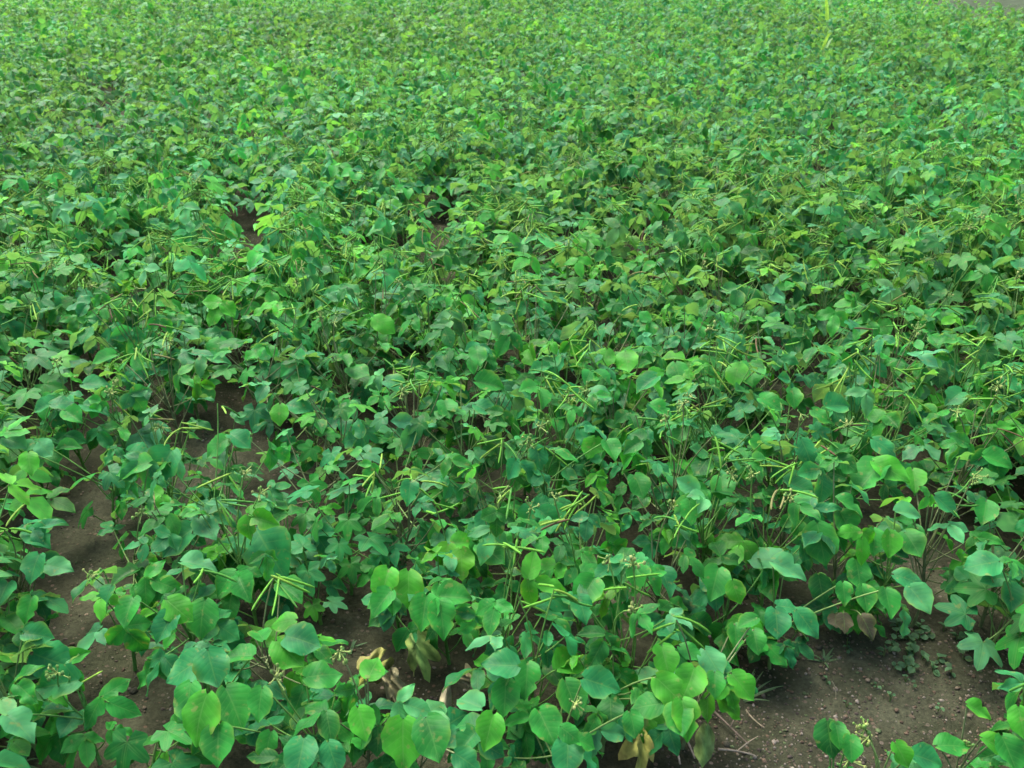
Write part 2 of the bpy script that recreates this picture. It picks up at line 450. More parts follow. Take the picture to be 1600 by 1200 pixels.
for s in L_:
    for k in range(9):
        c = e0 + pd * s + pn * (k * .45 + (.15 * noise.noise((s * .7, k * 9, 1)) if k in (0, 8) else 0))
        Vp.append((c[0], c[1], .012 + .02 * math.sin(k / 8 * math.pi)))
Fp = [(i * 9 + k, i * 9 + k + 1, (i + 1) * 9 + k + 1, (i + 1) * 9 + k) for i in range(28) for k in range(8)]
po = link('path', make_mesh('path', Geo(Vp, [f[::-1] for f in Fp]), path_mat())); tag(po, kind='structure')

# ------------------------------------------------------------------ bare gaps between the plants (picture ellipses on the ground)
GAPS = [(85, 762, 80, 24), (135, 850, 42, 52), (118, 950, 34, 58), (165, 1030, 48, 42), (225, 1085, 50, 20), (340, 690, 45, 20),
        (352, 612, 38, 35), (190, 465, 28, 45), (375, 358, 70, 26), (682, 362, 58, 20), (180, 165, 42, 12), (1015, 368, 45, 12), (860, 405, 40, 12),
        (650, 545, 36, 22), (795, 550, 36, 18), (885, 590, 52, 18), (565, 985, 70, 35), (655, 1055, 60, 35), (715, 1110, 45, 40), (1265, 1070, 120, 60),
        (1420, 1060, 170, 70), (1200, 1150, 100, 60), (1430, 895, 45, 30), (1175, 930, 40, 20), (705, 340, 30, 10), (1010, 250, 30, 8),
        (270, 645, 40, 25), (300, 1150, 20, 10), (560, 150, 25, 6), (460, 450, 30, 14), (1290, 260, 26, 8), (830, 695, 25, 12), (1040, 1180, 60, 40), (1330, 1125, 190, 62), (1240, 1175, 110, 40)]
GAPS = [(a, b, c * .72, d * .72) if 300 < b < 720 else (a, b, c * .95, d) if a < 420 else (a, b, c, d) for a, b, c, d in GAPS]
def in_clearing(x, y):                                                 # the few clearings further in keep the plants before them away too
    for z in (0, .06, .12, .18, .24, .30):
        px, py, dep = proj((x, y, z))
        for (gx, gy, rx, ry) in ((378, 362, 58, 19), (685, 362, 54, 17), (1015, 370, 42, 10), (865, 405, 36, 10), (180, 163, 40, 9), (190, 470, 22, 30), (1010, 245, 26, 6)):
            if ((px - gx) / rx) ** 2 + ((py - gy) / ry) ** 2 < 1: return True
    return False
def in_gap(x, y, zs=(0, .13, .25), grow=1.0):
    for z in zs:
        px, py, dep = proj((x, y, z))
        for (gx, gy, rx, ry) in GAPS:
            if ((px - gx) / (rx * grow)) ** 2 + ((py - gy) / (ry * grow)) ** 2 < 1: return True
    return False

# ------------------------------------------------------------------ foreground plants, set out one by one
# px, py of the crown, height, spread, kind, extra leaves, pod clusters, flower clusters, label
HAND = [
 (35, 1090, .24, .09, 'bean', 9, 0, 2, 'bean plant with broad leaves and pale bud spike, cut by the bottom left edge'),
 (25, 890, .30, .10, 'bean', 9, 2, 0, 'bean plant with pods, at the left edge beside the bare soil strip'),
 (135, 1120, .20, .07, 'bean', 3, 1, 1, 'thin bean plant with two hanging pods and a white bud, on the bare strip'),
 (325, 1085, .26, .12, 'bean', 7, 0, 0, 'bean plant with the biggest pale round leaves, right of the thin podded plant'),
 (185, 955, .26, .08, 'bean', 6, 0, 1, 'bean plant with crinkled curling leaves, standing at the edge of the bare strip'),
 (300, 975, .28, .10, 'bean', 7, 1, 0, 'bean plant with drooping rounded leaves, right of the crinkled plant'),
 (385, 880, .34, .12, 'bean', 9, 1, 2, 'tall bean plant with one huge tilted leaf and bud stalks'),
 (440, 1010, .28, .12, 'bean', 10, 1, 0, 'bean plant with one bright yellow-green leaf facing up'),
 (485, 1150, .24, .11, 'bean', 8, 0, 1, 'bean plant with blue-green leaves at the bottom edge, left of the wilted leaves'),
 (235, 1175, .18, .09, 'lobed', 5, 0, 0, 'low plant with lobed leaves, at the bottom edge beside the thin podded plant'),
 (565, 1120, .26, .09, 'bean', 6, 0, 1, 'bean plant with narrow folded leaves and green buds, in front of the wilted leaves'),
 (650, 1170, .20, .09, 'bean', 5, 0, 0, 'bean plant with large dark drooping leaves at the bottom edge'),
 (770, 1145, .20, .08, 'bean', 4, 0, 0, 'small bean plant with a pale folded leaf pointing at the dry leaf'),
 (835, 1060, .27, .12, 'bean', 9, 2, 0, 'bean plant with long green pods crossing over round leaves'),
 (800, 985, .30, .11, 'mixed', 7, 2, 0, 'bean plant with curved yellowish pods and ragged lobed leaves'),
 (875, 1175, .22, .10, 'bean', 7, 0, 1, 'bean plant with small upright leaflets at the bottom edge'),
 (945, 1105, .22, .10, 'bean', 8, 0, 0, 'bean plant with dark shaded round leaves near the ground'),
 (990, 1010, .31, .12, 'bean', 11, 1, 3, 'bean plant with a cluster of pale flower buds on thin stalks'),
 (1075, 1085, .25, .10, 'bean', 8, 1, 0, 'bean plant with bright green leaves beside the bare patch and dry sticks'),
 (625, 930, .25, .08, 'bean', 5, 0, 0, 'bean plant with a bright heart-shaped leaf pair above the dark hollow'),
 (700, 955, .25, .08, 'bean', 7, 0, 0, 'bean plant with a large heart-shaped leaf pointing down'),
 (712, 870, .30, .09, 'bean', 7, 1, 0, 'bean plant with a vivid yellow-green leaf pair'),
 (905, 915, .28, .11, 'bean', 9, 1, 0, 'bean plant with two broad leaves behind the curved pods'),
 (1040, 905, .30, .10, 'bean', 9, 1, 1, 'bean plant with oval leaves and yellowish buds above the small bare spot'),
 (540, 850, .25, .12, 'lobed', 12, 0, 0, 'plant with deeply lobed leaves, behind the dark hollow'),
 (495, 915, .20, .09, 'mixed', 6, 0, 0, 'low leafy plant in the shade between the huge leaf and the dark hollow'),
 (620, 835, .30, .11, 'bean', 9, 2, 0, 'bean plant with thin spreading pods behind the heart-shaped leaf pair'),
 (800, 850, .30, .11, 'bean', 11, 1, 2, 'bean plant with white-tipped buds over blue-green leaves'),
 (1140, 940, .24, .10, 'bean', 9, 0, 0, 'bean plant with pale broad leaves, left of the stalked leaf pair'),
 (1215, 985, .16, .07, 'bean', 1, 0, 0, 'low bean plant with a stalked leaf pair overhanging the bare patch'),
 (1205, 870, .30, .11, 'bean', 10, 1, 2, 'bean plant with crumpled silvery leaves and bud stalks'),
 (1310, 860, .30, .12, 'bean', 10, 0, 0, 'bean plant with smooth bright overlapping leaves above the bare patch'),
 (1375, 900, .28, .11, 'bean', 10, 0, 0, 'bean plant with hanging pointed leaves over the dark hollow at right'),
 (1325, 945, .15, .06, 'bean', 5, 0, 0, 'low bean plant with purplish brown leaves over the bare patch'),
 (1435, 925, .16, .05, 'bean', 0, 0, 0, 'small bean plant with two pale leaves leaning over the bare soil'),
 (1560, 890, .28, .11, 'bean', 10, 0, 0, 'bean plant with oval leaves at the right edge behind the bare patch'),
 (1565, 965, .22, .11, 'lobed', 9, 0, 0, 'plant with lobed leaves at the right edge of the bare patch'),
 (1365, 1235, .17, .08, 'bean', 4, 0, 2, 'bean plant with a tall pale flower spike at the bottom edge of the bare patch'),
 (1500, 1215, .15, .07, 'bean', 2, 0, 1, 'small bean plant with upright tip, in the lower right corner'),
 (1630, 1115, .24, .06, 'bean', 8, 2, 0, 'bean plant with straight bright pods poking in from the right edge'),
 (1590, 1225, .17, .08, 'bean', 5, 0, 0, 'leafy bean plant filling the lower right corner'),
 (1295, 1240, .12, .05, 'bean', 0, 0, 1, 'small dark bean plant with one pale bud at the bottom edge'),
 (1470, 850, .32, .11, 'mixed', 11, 1, 1, 'bean plant with tangled leaves above the dark hollow at right'),
 (905, 850, .32, .11, 'bean', 10, 2, 1, 'bean plant with crossed pods rising over its leaves'),
 (1110, 840, .31, .11, 'bean', 11, 1, 1, 'bean plant with grey-green leaves beside the silvery crumpled plant'),
 (290, 865, .28, .11, 'bean', 10, 1, 1, 'bean plant with overlapping grey-green leaves, left of the huge leaf'),
 (170, 775, .20, .08, 'lobed', 4, 0, 0, 'small plant with star-shaped leaves on the bare soil strip'),
 (235, 735, .24, .09, 'bean', 4, 0, 0, 'bean plant with a pair of very broad leaves beside the bare strip'),
 (55, 715, .24, .09, 'bean', 6, 0, 0, 'bean plant with pale pointed leaves at the left edge above the bare strip'),
 (190, 680, .30, .07, 'bean', 4, 1, 2, 'thin bean plant with small curled pods on bare stalks'),
 (360, 705, .20, .05, 'bean', 2, 0, 0, 'small bean plant with two round leaves beside a bare spot'),
 (300, 600, .24, .09, 'bean', 13, 0, 0, 'compact bean plant with many small oval leaves beside a bare spot'),
 (115, 655, .28, .10, 'bean', 9, 1, 1, 'bean plant with a round leaf pair and thin bare stalks'),
]
# single leaves read off the photograph: px, py of the middle, length in px, direction of the tip (0 right, 90 towards us), tint
HL = """61 839 50 20 t;51 888 48 100 t;44 953 42 90 n;3 931 48 90 t;91 886 45 10 p;81 1033 65 10 t;85 1070 72 170 t;34 1134 62 20 p;60 992 45 0 t;
165 938 46 110 t;199 955 50 95 n;277 952 52 30 b;314 965 58 90 n;258 980 52 110 t;275 845 62 150 t;322 825 50 40 p;420 862 100 45 t;312 880 55 0 p;441 969 42 180 b;455 925 50 30 n;475 1000 62 10 t;
405 990 45 -130 n;288 1045 66 160 t;331 1045 62 60 t;292 1100 66 90 n;308 1122 76 110 b;368 1105 72 45 n;405 1100 52 90 n;372 1022 50 190 n;452 1022 60 30 b;507 1053 60 -20 n;418 1168 46 100 n;470 1185 62 90 t;520 1185 52 60 t;340 1165 62 80 n;
601 915 58 100 b;638 922 62 85 b;594 942 50 140 n;594 960 50 160 d;695 872 46 110 y;722 882 50 80 y;729 847 45 -10 b;692 968 60 70 n;662 958 56 100 n;760 820 42 80 t;770 864 56 30 n;712 932 52 0 n;
935 898 62 0 n;915 925 56 130 n;1043 908 50 60 t;992 905 40 100 n;870 938 50 20 t;911 952 46 70 t;780 1040 58 180 t;890 1033 62 -40 b;898 1053 56 60 d;824 1063 56 90 n;895 1092 60 60 n;942 1070 62 10 t;790 1090 56 90 n;
1040 1033 52 80 b;1050 1080 62 30 b;1063 1124 56 80 n;1010 1100 50 180 n;955 1115 50 90 d;990 1133 40 70 n;733 1097 50 210 p;763 1144 56 110 b;770 1171 42 20 t;891 1147 36 30 n;915 1161 36 10 n;888 1185 60 90 t;855 1137 60 60 n;
628 1165 78 90 b;678 1155 72 60 n;567 1130 52 60 b;732 1190 50 20 t;584 1043 45 -70 b;
1283 847 64 90 n;1327 824 56 60 n;1367 847 42 95 n;1392 850 42 95 b;1428 850 50 70 n;1343 898 50 90 n;1283 918 42 90 d;1320 928 36 90 n;1353 935 42 80 n;1389 942 46 90 n;1421 905 46 20 t;1438 937 48 60 p;1532 881 56 180 t;1580 901 46 20 d;
1195 871 62 200 p;1235 888 56 20 p;1116 911 56 120 n;1150 925 36 70 b;1234 948 42 0 t;1215 975 50 90 t;1262 975 52 45 t;1168 972 36 160 n;1151 995 42 90 n;1181 1002 40 90 n;1320 974 34 100 k;1357 980 40 60 k;1305 970 26 110 k;
1161 1073 50 45 b;1114 1036 50 60 p;1080 1020 40 30 n;1117 1070 40 100 n;1073 1124 62 80 b;1077 1070 60 120 b;1492 1164 56 0 n;1597 1127 46 100 b;1532 1110 40 20 b;1296 1155 54 95 d;1310 1150 40 90 n;1450 1185 50 10 t;1330 1170 40 100 n;1580 1180 60 80 n;1560 1165 50 20 b;1410 1180 40 60 b;
67 636 40 170 t;98 630 34 -20 t;115 650 36 20 n;70 702 36 30 p;45 724 40 60 b;25 690 40 10 p;150 636 46 10 t;220 705 40 0 t;250 738 78 120 t;205 728 60 180 n;338 697 44 150 n;375 687 42 20 t;150 600 40 0 t;160 560 40 170 n;
435 646 34 90 b;470 636 40 10 t;300 522 32 10 p;340 545 40 90 n;285 500 30 150 t;945 562 40 110 b;979 565 42 90 b;746 555 38 80 n;766 600 46 0 n;842 713 38 70 t;887 712 38 10 n;925 700 40 120 b;955 703 38 60 n;896 616 42 0 t;940 617 40 0 p;1060 582 42 80 n;1100 576 38 20 n;
1175 585 52 90 n;1150 582 42 130 b;1205 630 40 20 n;1240 622 34 90 n;1310 633 46 -10 t;1286 650 38 30 n;1130 764 46 90 n;1357 745 72 150 n;1394 735 60 30 b;1472 670 46 0 p;1430 750 42 100 b;1262 704 44 60 t;1384 697 42 30 t;1185 425 36 0 p;905 385 30 100 b;615 320 26 0 b;600 505 40 20 b;645 490 34 0 t;
560 580 40 20 n;620 600 40 10 t;700 640 40 60 n;640 770 40 90 t;545 640 36 90 n;760 640 40 20 t;1010 600 44 160 t;1035 640 40 20 n;1000 760 44 60 n;1080 800 46 90 n;1190 700 44 100 n;1250 760 50 20 t;1330 790 46 20 n;1480 790 44 30 t;1540 800 44 120 n;1420 800 42 0 p;1560 720 44 20 n;1490 620 40 160 t;1560 600 40 20 t"""
hroots = []
for row in HAND:
    b = at(row[0], row[1], row[2] * .6); hroots.append(np.array((b[0], b[1], gz(b[0], b[1]))))

def gap_at(p, grow):
    px, py, dep = proj(p)
    return any(((px - gx) / (rx * grow)) ** 2 + ((py - gy) / (ry * grow)) ** 2 < 1 for (gx, gy, rx, ry) in GAPS)

# ------------------------------------------------------------------ scatter the rest of the field
NEAR_Y = 4.1
def scatter(x0, x1, y0, y1, dist_fn, seed):
    q = random.Random(seed); cell = .15; grid = {}; pts = []
    for b in hroots: grid.setdefault((int(b[0] // cell), int(b[1] // cell)), []).append((b[0], b[1], .13))
    n = int((x1 - x0) * (y1 - y0) * 90)
    for _ in range(n):
        y = y0 + (y1 - y0) * q.random(); x = x0 + (x1 - x0) * q.random()
        d = dist_fn(y); gx, gy = int(x // cell), int(y // cell); ok = True
        for i in range(gx - 2, gx + 3):
            for j in range(gy - 2, gy + 3):
                for (a, b, dd) in grid.get((i, j), ()):
                    if (a - x) ** 2 + (b - y) ** 2 < ((d + dd) / 2) ** 2 if dd < .14 else (a - x) ** 2 + (b - y) ** 2 < d * d: ok = False; break
                if not ok: break
            if not ok: break
        if not ok or on_path(x, y): continue
        px, py, dep = proj((x, y, .12))
        infr = -60 < px < 1660
        pt = proj((x, y, .52))[1]
        if infr and pt < 1235 and py > 1185: continue
        if infr and py > 845 and in_gap(x, y, (0, .07, .14), 1.2): continue   # low fillers between the plants set out by hand
        if infr and 690 < py <= 845 and px < 420 and in_gap(x, y, (0, .13, .25), 1.1): continue
        if py < 600 and in_clearing(x, y): continue
        if py > 845: pass
        elif in_gap(x, y, (0, .13, .25), 1.0) if y < 2.1 else in_gap(x, y, (.05, .20), .85): continue
        pts.append((x, y)); grid.setdefault((gx, gy), []).append((x, y, d))
    return pts
pts = scatter(-3.2, 3.2, .9, 6.0, lambda y: .15 if y < 4 else .165, 5)
far = scatter(-16, 13.5, 6.0, 24, lambda y: .20 if y < 12 else .27, 6)
def visible(x, y):
    px, py, dep = proj((x, y, .25)); return -40 < px < 1640 and -25 < py < 1230
cand = sorted([p for p in pts + far if visible(*p)], key=lambda p: math.hypot(p[0], p[1]))
N_IND = 300 - len(HAND)
indiv = cand[:N_IND]; ind_set = set(indiv)
rest = [p for p in pts + far if p not in ind_set]
PART_Y = 3.05                                                              # nearer than this every leaf is a part of its own

# assign the read-off leaves to the nearest plant root
q = random.Random(77)
roots_all = [(b[0], b[1], 'h', i) for i, b in enumerate(hroots)] + [(x, y, 'r', i) for i, (x, y) in enumerate(indiv)]
hero = {}
for ln in HL.replace('\n', '').split(';'):
    if not ln.strip(): continue
    px, py, L, a, t = ln.split(); px, py, L, a = float(px), float(py), float(L), R_(float(a))
    z = .25 if py > 800 else .30
    if t in 'dk': z = .14
    if py > 1150: z = .2
    z += q.uniform(-.03, .04)
    c = at(px, py, z); dep = proj(c)[2]
    el = math.atan2(CAM_H - z, math.hypot(c[0], c[1])); s_el = math.sin(el)
    d = nrm((math.cos(a), -math.sin(a) / (.35 + .65 * s_el), 0))
    tilt = q.uniform(.25, .6) * max(0, math.sin(a)) + q.uniform(-.05, .22)
    d = nrm((d[0], d[1], -tilt))
    ln_w = L * dep / FPX * 1.0
    n = nrm((q.gauss(0, .14), q.gauss(-.30, .14), 1))
    b = c - d * ln_w * .5
    r = min(roots_all, key=lambda r: (r[0] - b[0]) ** 2 + (r[1] - b[1]) ** 2)
    tn = np.array(TINT[t]) * q.uniform(.92, 1.12)
    hero.setdefault((r[2], r[3]), []).append((b, d, n, ln_w, tn))
def heroes_for(key, base):
    out = []
    for (b, d, n, s, tn) in hero.get(key, ()):
        out.append(('sin', q.randrange(N_SIN), frame(b - base, d, n, s), tn))
    return out

# ------------------------------------------------------------------ foreground plants
for i, (px, py, H, Rr, kind, nl, nc, nf, label) in enumerate(HAND):
    base = hroots[i]; qq = random.Random(900 + i)
    root = empty('lobed_leaf_plant' if kind == 'lobed' else 'bean_plant', base)
    tag(root, label, 'plant', 'plants at the near edge of the field')
    hs = heroes_for(('h', i), base)
    d = gen_plant(qq, H, Rr * .85, kind, nl + 5 if nl else 0, nc, nf, 0, .057 if kind != 'lobed' else .07, hs, .3, low=len(hs) > 3, base=base)
    emit_parts(root, d)
# ------------------------------------------------------------------ plants further in: the nearer with leaves as parts, the others from a dozen patterns
VAR = []
for v in range(14):
    qq = random.Random(4000 + v)
    kind = 'lobed' if v == 13 else 'mixed' if v in (5, 9) else 'bean'
    H = qq.uniform(.27, .37)
    VAR.append((kind, gen_plant(qq, H, qq.uniform(.13, .17), kind, qq.randint(20, 25), 0 if kind == 'lobed' else [3, 3, 4, 5][v % 4], v % 2, 1, .071, young=.5)))
VM = [(make_mesh('stem', d['stems'], MAT['stem']), make_mesh('foliage', foliage(d, 1), MAT['leaf']),
       [make_mesh('pod', g, MAT['pod']) for g in d['pods']], make_mesh('flower_cluster', join(d['flowers']), MAT['flower']) if d['flowers'] else None) for k, d in VAR]
def zone(x, y):
    px, py, dep = proj((x, y, .2))
    side = 'left third' if px < 533 else 'centre' if px < 1067 else 'right third'
    band = 'upper' if py < 330 else 'middle' if py < 560 else 'lower middle' if py < 845 else 'lowest'
    return side, band
count_leafy = 0
for i, (x, y) in enumerate(indiv):
    qq = random.Random(7000 + i); z = gz(x, y)
    side, band = zone(x, y)
    hs = heroes_for(('r', i), np.array((x, y, z)))
    if y < PART_Y or hs:
        kind = qq.choices(('bean', 'mixed', 'lobed'), (78, 12, 10))[0]
        nc = 0 if kind == 'lobed' else qq.choices((0, 1, 2, 3), (4, 14, 32, 50))[0]; nf = qq.choices((0, 1, 2), (50, 35, 15))[0] if kind != 'lobed' else 0
        fill = proj((x, y, .12))[1] > 845
        if fill: kind, nc, nf = 'bean', 0, 0
        root = empty('lobed_leaf_plant' if kind == 'lobed' else 'bean_plant', (x, y, z))
        Hh = qq.uniform(.27, .36) if not fill else qq.uniform(.14, .20)
        emit_parts(root, gen_plant(qq, Hh, qq.uniform(.125, .165), kind, qq.randint(14, 17) if len(hs) > 2 else qq.randint(18, 23), nc, nf, 0, (.058 if y < 2.4 else .067), hs, .4, low=len(hs) > 2, base=np.array((x, y, z))))
    else:
        v = qq.randrange(14) if qq.random() < .8 else qq.randrange(12)
        kind, dd = VAR[v]; sm, fm, pm, fl = VM[v]
        nc = len(dd['pods']); nf = len(dd['flowers'])
        root = empty('lobed_leaf_plant' if kind == 'lobed' else 'bean_plant', (x, y, z), qq.uniform(0, 6.28))
        s = qq.uniform(.88, 1.14); root.scale = (s * qq.uniform(.95, 1.1), s, s * qq.uniform(.9, 1.08))
        f = qq.uniform(.86, 1.14); pt = noise.noise((x * .45, y * .3, 21)); f *= 1 + .35 * pt; yl = noise.noise((x * .22, y * .22, 11))
        tn = (1.3 * f * qq.uniform(.9, 1.1) * (1 + .3 * yl), 1.14 * f, 1.1 * f * qq.uniform(.85, 1.1) * (1 - .3 * yl))
        link('stem', sm, root); link('foliage', fm, root, None, tn)
        for g in pm: link('pod', g, root)
        if fl: link('flower_cluster', fl, root)
    look = 'plant with lobed leaves' if kind == 'lobed' else 'bean plant with raised pods and buds' if nc and nf else 'bean plant with raised pods' if nc else 'leafy bean plant with buds and no pods' if nf else 'leafy bean plant without pods'
    tag(root, f'{look} in the crowded crop, {side}, {band} rows', 'plant', f'{look}, {side}, {band} rows')

# ------------------------------------------------------------------ everything beyond: one mass
Fv = []
for v in range(14):
    qq = random.Random(4000 + v); kind, _ = VAR[v]
    H = qq.uniform(.27, .37)
    d = gen_plant(qq, H, qq.uniform(.14, .18), kind, 23, 0 if kind == 'lobed' else 2 + v % 2, 0, 2, .067, young=.6)
    Fv.append((foliage(d, 2), d['stems'], join(d['pods']), foliage(d, 1)))
acc = [[], [], []]
q = random.Random(5)
for (x, y) in rest:
    v = q.randrange(14); a = q.uniform(0, 6.28); s = q.uniform(.88, 1.15)
    patch = noise.noise((x * .22, y * .22, 11)); p2 = noise.noise((x * .9, y * .5, 5))
    s *= 1 + .12 * p2
    M = np.eye(4); c_, s_ = math.cos(a) * s, math.sin(a) * s
    M[:2, :2] = ((c_, -s_), (s_, c_)); M[2, 2] = s * q.uniform(.9, 1.1); M[:3, 3] = (x, y, gz(x, y))
    f = q.uniform(.84, 1.16) * (1 + .35 * noise.noise((x * .45, y * .3, 21)))
    tn = (1.42 * f * (1 + .3 * patch), 1.12 * f, 1.1 * f * (1 - .3 * patch))
    acc[0].append(Fv[v][3 if y < 6 and visible(x, y) else 0].moved(M, tn))
    if y < 14: acc[1].append(Fv[v][1].moved(M))
    if len(Fv[v][2].V): acc[2].append(Fv[v][2].moved(M))
mass = empty('bean_plants', (0, 12, 0))
tag(mass, 'unbroken mass of distant bean plants filling the upper part of the field', 'crop', None, 'stuff')
inv = np.eye(4); inv[1, 3] = -12
for nm_, gs, mt in (('foliage', acc[0], 'leaf'), ('stems', acc[1], 'stem'), ('pods', acc[2], 'pod')):
    if gs: tag(link(nm_, make_mesh(nm_, join(gs).moved(inv), MAT[mt]), mass), kind='stuff')

# ------------------------------------------------------------------ tall grass stalks standing out of the crop far off
def grass_stalk(px, py, hh, label, seed):
    q = random.Random(seed); b = at(px, py, .3); b[2] = 0
    root = empty('tall_grass', b); tag(root, label, 'grass', 'tall pale grasses in the crop')
    link('stem', make_mesh('stem', tube([(0, 0, 0), (.01, 0, hh * .5), (.02, .01, hh)], [.008, .006, .002], 5, (.20, .34, .10)), MAT['stem']), root)
    for k in range(6):
        a = q.uniform(0, 6.28); z0 = hh * (.2 + .13 * k); L = q.uniform(.3, .5) * hh
        V, F, U = [], [], []
        for i in range(7):
            t = i / 6; wd = .018 * (1 - t) ** .7 + .001
            c = np.array((math.cos(a) * L * .45 * t, math.sin(a) * L * .45 * t, z0 + L * (t - .55 * t * t)))
            s = np.array((-math.sin(a), math.cos(a), 0)) * wd
            V += [c - s, c + np.array((0, 0, -wd * .4)), c + s]; U += [(-1, t), (0, t), (1, t)]
        for i in range(6):
            for j in (0, 1): F.append((i * 3 + j, i * 3 + j + 1, i * 3 + j + 4, i * 3 + j + 3))
        link('blade', make_mesh('blade', Geo(V, F, U, (.16, .33, .09)), MAT['leaf']), root)
grass_stalk(1284, 85, 1.05, 'tall pale grass stalk sticking out of the crop, near the top edge', 1)
grass_stalk(1437, 30, .90, 'shorter pale grass stalk beside the bare path corner', 2)

# ------------------------------------------------------------------ litter on the soil
def dry_leaf(px, py, L, ang, z, tints, label, seed, lob=True, stalk=True, roll=.9):
    q = random.Random(seed); z += .045; L *= 1.35; b = at(px, py, z)
    root = empty('withered_leaf', b); tag(root, label, 'dry leaf', 'withered leaves near the bottom edge')
    g = lobed(seed, 0) if lob else leaflet(seed, 0, .42)
    V = g.V.astype(float); x, y = V[:, 0].copy(), V[:, 1].copy()
    V[:, 2] += .22 * np.sin(y * 7 + seed) * np.abs(x) + .12 * np.sin(x * 9 + seed * 2)
    V[:, 0] = x * (1 - .35 * roll); V[:, 2] += -roll * 1.1 * x * x - roll * .45 * y * y
    V[:, 0] *= .8; V[:, 2] += .10 * np.sin(x * 17 + y * 11 + seed)
    a = R_(ang); d = (math.cos(a), -math.sin(a), -.7); n = (q.uniform(-.2, .2), -1.0, .9)
    t = np.array(tints[0])[None] * (1 - np.abs(x)[:, None] * .9).clip(.2, 1) + np.array(tints[1])[None] * (np.abs(x)[:, None] * .9).clip(0, .8)
    link('blade', make_mesh('blade', Geo(V * L, g.F, g.U, t).moved(frame((0, 0, 0), d, n)), MAT['dry']), root)
    if stalk:
        e = np.array((-math.cos(a) * .05, math.sin(a) * .05 - .01, -z * .9))
        link('stalk', make_mesh('stalk', tube(bez((0, 0, 0), (e[0] * .3, e[1] * .3, .01), e, 6), .0018, 5, (.20, .22, .09)), MAT['stem']), root)
DRY = (.19, .165, .075); PALE = (.30, .275, .17); YEL = (.22, .235, .045); GRN = (.11, .20, .045)
dry_leaf(652, 1006, .058, 70, .10, (GRN, YEL), 'wilted yellow-green leaf drooping from a bent stalk over the soil', 51, True, True, .5)
dry_leaf(588, 1040, .062, 150, .05, (YEL, DRY), 'dry cream-edged leaf curled under the green leaves', 52, True, False, .8)
dry_leaf(610, 1062, .050, 60, .03, (DRY, PALE), 'brown withered leaf lying on soil below the cream-edged one', 53, True, False, .8)
dry_leaf(700, 1072, .055, 95, .06, (PALE, DRY), 'rolled whitish dry leaf hanging with a pointed tip', 54, False, True, 1.4)
dry_leaf(735, 1062, .050, 10, .04, (DRY, PALE), 'crumpled pale brown leaf behind the rolled whitish one', 55, True, False, 1.0)
dry_leaf(1003, 1150, .060, 90, .07, (YEL, (.26, .20, .06)), 'yellow-brown withered leaf drooping at the bottom edge', 56, True, True, .7)
dry_leaf(1103, 1135, .055, 100, .06, (GRN, DRY), 'dull olive wilted leaf hanging beside the dry sticks', 57, False, True, .6)
def twig(px0, py0, px1, py1, r, label, seed, c=(.22, .18, .14), fork=True):
    q = random.Random(seed); a, b = at(px0, py0), at(px1, py1)
    a[2], b[2] = gz(*a[:2]) + .012 + q.uniform(0, .03), gz(*b[:2]) + .006
    m = (a + b) / 2; m[2] = max(gz(*m[:2]) + .015, m[2]); m[:2] += (q.uniform(-.01, .01), q.uniform(-.01, .01))
    g = [tube(bez(a, m, b, 8), list(np.linspace(r, r * .5, 8)), 6, c)]
    if fork:
        e = m + np.array((q.uniform(-.05, .05), q.uniform(-.05, .05), .012)); g.append(tube(bez(m, (m + e) / 2 + (0, 0, .006), e, 4), [r * .6, r * .5, r * .4, r * .2], 5, c))
    o = link('dry_twig', make_mesh('dry_twig', join(g), MAT['wood'])); tag(o, label, 'twig', 'dry twigs on the soil')
twig(1036, 1120, 1062, 1200, .0042, 'thick pale dry stick at the bottom edge beside the yellow-brown leaf', 1, (.27, .22, .18))
twig(1050, 1140, 1085, 1190, .003, 'short forked dry stick beside the thick pale stick', 2, (.24, .19, .15))
twig(1112, 1110, 1170, 1157, .0026, 'dark straight stick lying on the lower left of the bare patch', 3, (.12, .09, .07))
twig(1166, 1107, 1196, 1130, .0018, 'thin light straw on the bare patch near the dark stick', 4, (.24, .20, .13), False)
twig(1120, 1185, 1180, 1178, .0024, 'pale dry stem lying at the very bottom of the bare patch', 5, (.26, .21, .15))
twig(1298, 1072, 1308, 1080, .0018, 'tiny straw in the middle of the bare patch', 6, (.24, .21, .13), False)
def tuft(px, py, n, L, label, seed, fan=None, c=(.05, .12, .045)):
    q = random.Random(seed); b = at(px, py); b[2] = gz(b[0], b[1]) - .004
    root = empty('grass_tuft', b); tag(root, label, 'grass', 'small grass tufts on the soil')
    for k in range(n):
        a = q.uniform(0, 6.28) if fan is None else R_(fan) + q.uniform(-.7, .7); l = L * q.uniform(.6, 1.1); o = q.uniform(.5, .95)
        V, F, U = [], [], []
        for i in range(6):
            t = i / 5; wd = .0030 * (1 - t) ** .6 + .0004
            cc = np.array((math.cos(a) * l * o * t, math.sin(a) * l * o * t, l * (1.05 - o) * 1.4 * (t - .62 * t * t) + .004))
            s = np.array((-math.sin(a), math.cos(a), 0)) * wd
            V += [cc - s, cc + np.array((0, 0, -wd * .5)), cc + s]; U += [(-1, t), (0, t), (1, t)]
        for i in range(5):
            for j in (0, 1): F.append((i * 3 + j, i * 3 + j + 1, i * 3 + j + 4, i * 3 + j + 3))
        link('blade', make_mesh('blade', Geo(V, F, U, np.array(c) * q.uniform(.8, 1.4)), MAT['leaf']), root)
tuft(1288, 1030, 9, .06, 'dark green grass tuft on the upper side of the bare patch', 1)
tuft(1165, 1085, 7, .12, 'tuft of long pale blades lying on the left of the bare patch', 2, 25, (.09, .15, .06))
tuft(1150, 1070, 5, .09, 'thin grass blades under the bright leaf at the bare patch', 3, 60, (.07, .13, .05))
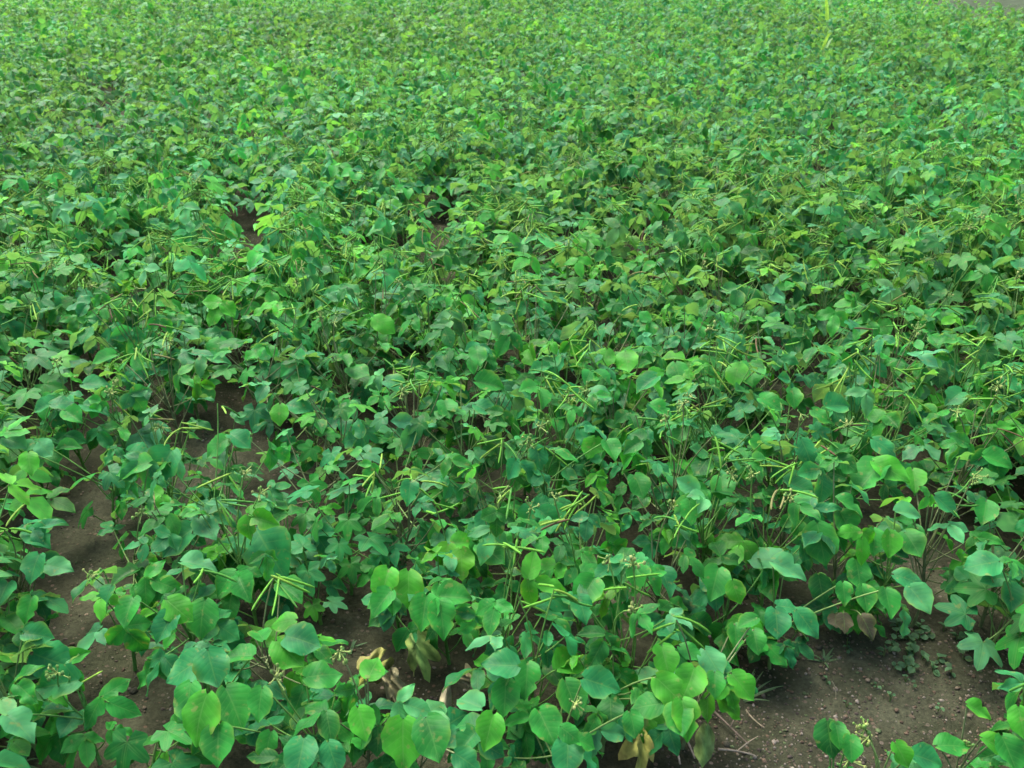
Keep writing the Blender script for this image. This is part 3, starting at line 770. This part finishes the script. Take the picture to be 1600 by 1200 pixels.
tuft(550, 1012, 4, .05, 'short upright grass blades in the dark hollow', 4)
tuft(30, 1185, 6, .08, 'sparse grass blades in the lower left corner shade', 5)
# seedlings creeping over the bare patch
gs = []
q = random.Random(31)
for _ in range(40):
    px, py = (q.gauss(1430, 45), q.gauss(1015, 26)) if q.random() < .75 else (q.uniform(1180, 1520), q.uniform(1000, 1120))
    b = at(px, py); b[2] = gz(b[0], b[1])
    for k in range(q.randint(2, 4)):
        a = q.uniform(0, 6.28); s = q.uniform(.010, .021) if px > 1330 and py < 1060 else q.uniform(.005, .010)
        M = frame(b + np.array((math.cos(a) * .004, math.sin(a) * .004, q.uniform(.006, .022))), (math.cos(a), math.sin(a), q.uniform(-.2, .2)), (q.gauss(0, .2), q.gauss(0, .2), 1), s)
        gs.append(LIB['sin', 2][q.randrange(N_SIN)].moved(M, np.array((.055, .13, .065)) * q.uniform(.7, 1.35)))
        gs.append(tube([b, M[:3, 3]], .0008, 3, (.10, .15, .06)))
tag(link('weed_seedlings', make_mesh('weed_seedlings', join(gs), MAT['leaf'])), 'tiny seedlings and creeping weeds scattered over the bare patch', 'weeds', None, 'stuff')
# crumbs, husks and small clods
gs = []
for _ in range(3600):
    if q.random() < .55:
        gx, gy, rx, ry = q.choice(GAPS); a = q.uniform(0, 6.28); r = math.sqrt(q.random()) * 1.1; px, py = gx + rx * r * math.cos(a), gy + ry * r * math.sin(a)
    else: px, py = q.uniform(1080, 1600), q.uniform(985, 1200)
    b = at(px, py); b[2] = gz(b[0], b[1])
    r = q.choices((q.uniform(.0012, .0028), q.uniform(.0028, .005), q.uniform(.005, .009)), (84, 15, 1))[0] * (1 if b[1] < 3 else 1.4)
    k = q.random()
    c = (.12, .095, .065) if k < .25 else (.09, .062, .040) if k < .5 else (.18, .155, .125) if k < .66 else (.055, .043, .034) if k < .9 else (.07, .10, .04)
    if r > .005: c = (.035, .033, .021)
    gs.append(blob(b + np.array((0, 0, r * .25)), (r * q.uniform(.8, 1.5), r * q.uniform(.8, 1.5), r * .65), 5, 3, np.array(c) * q.uniform(.7, 1.15), .25, q))
tag(link('soil_crumbs', make_mesh('soil_crumbs', join(gs), MAT['stone'])), 'small clods, husks and grit strewn over the bare soil', 'debris', None, 'stuff')
# one reddish clod on the bare strip
b = at(100, 770); b[2] = gz(b[0], b[1]) + .006
tag(link('clod', make_mesh('clod', blob((0, 0, 0), (.017, .014, .011), 9, 6, (.24, .13, .08), .2), MAT['stone']), None, np.array(Matrix.Translation([float(v) for v in b]))),
    'small reddish brown clod on the bare soil strip at left', 'clod')
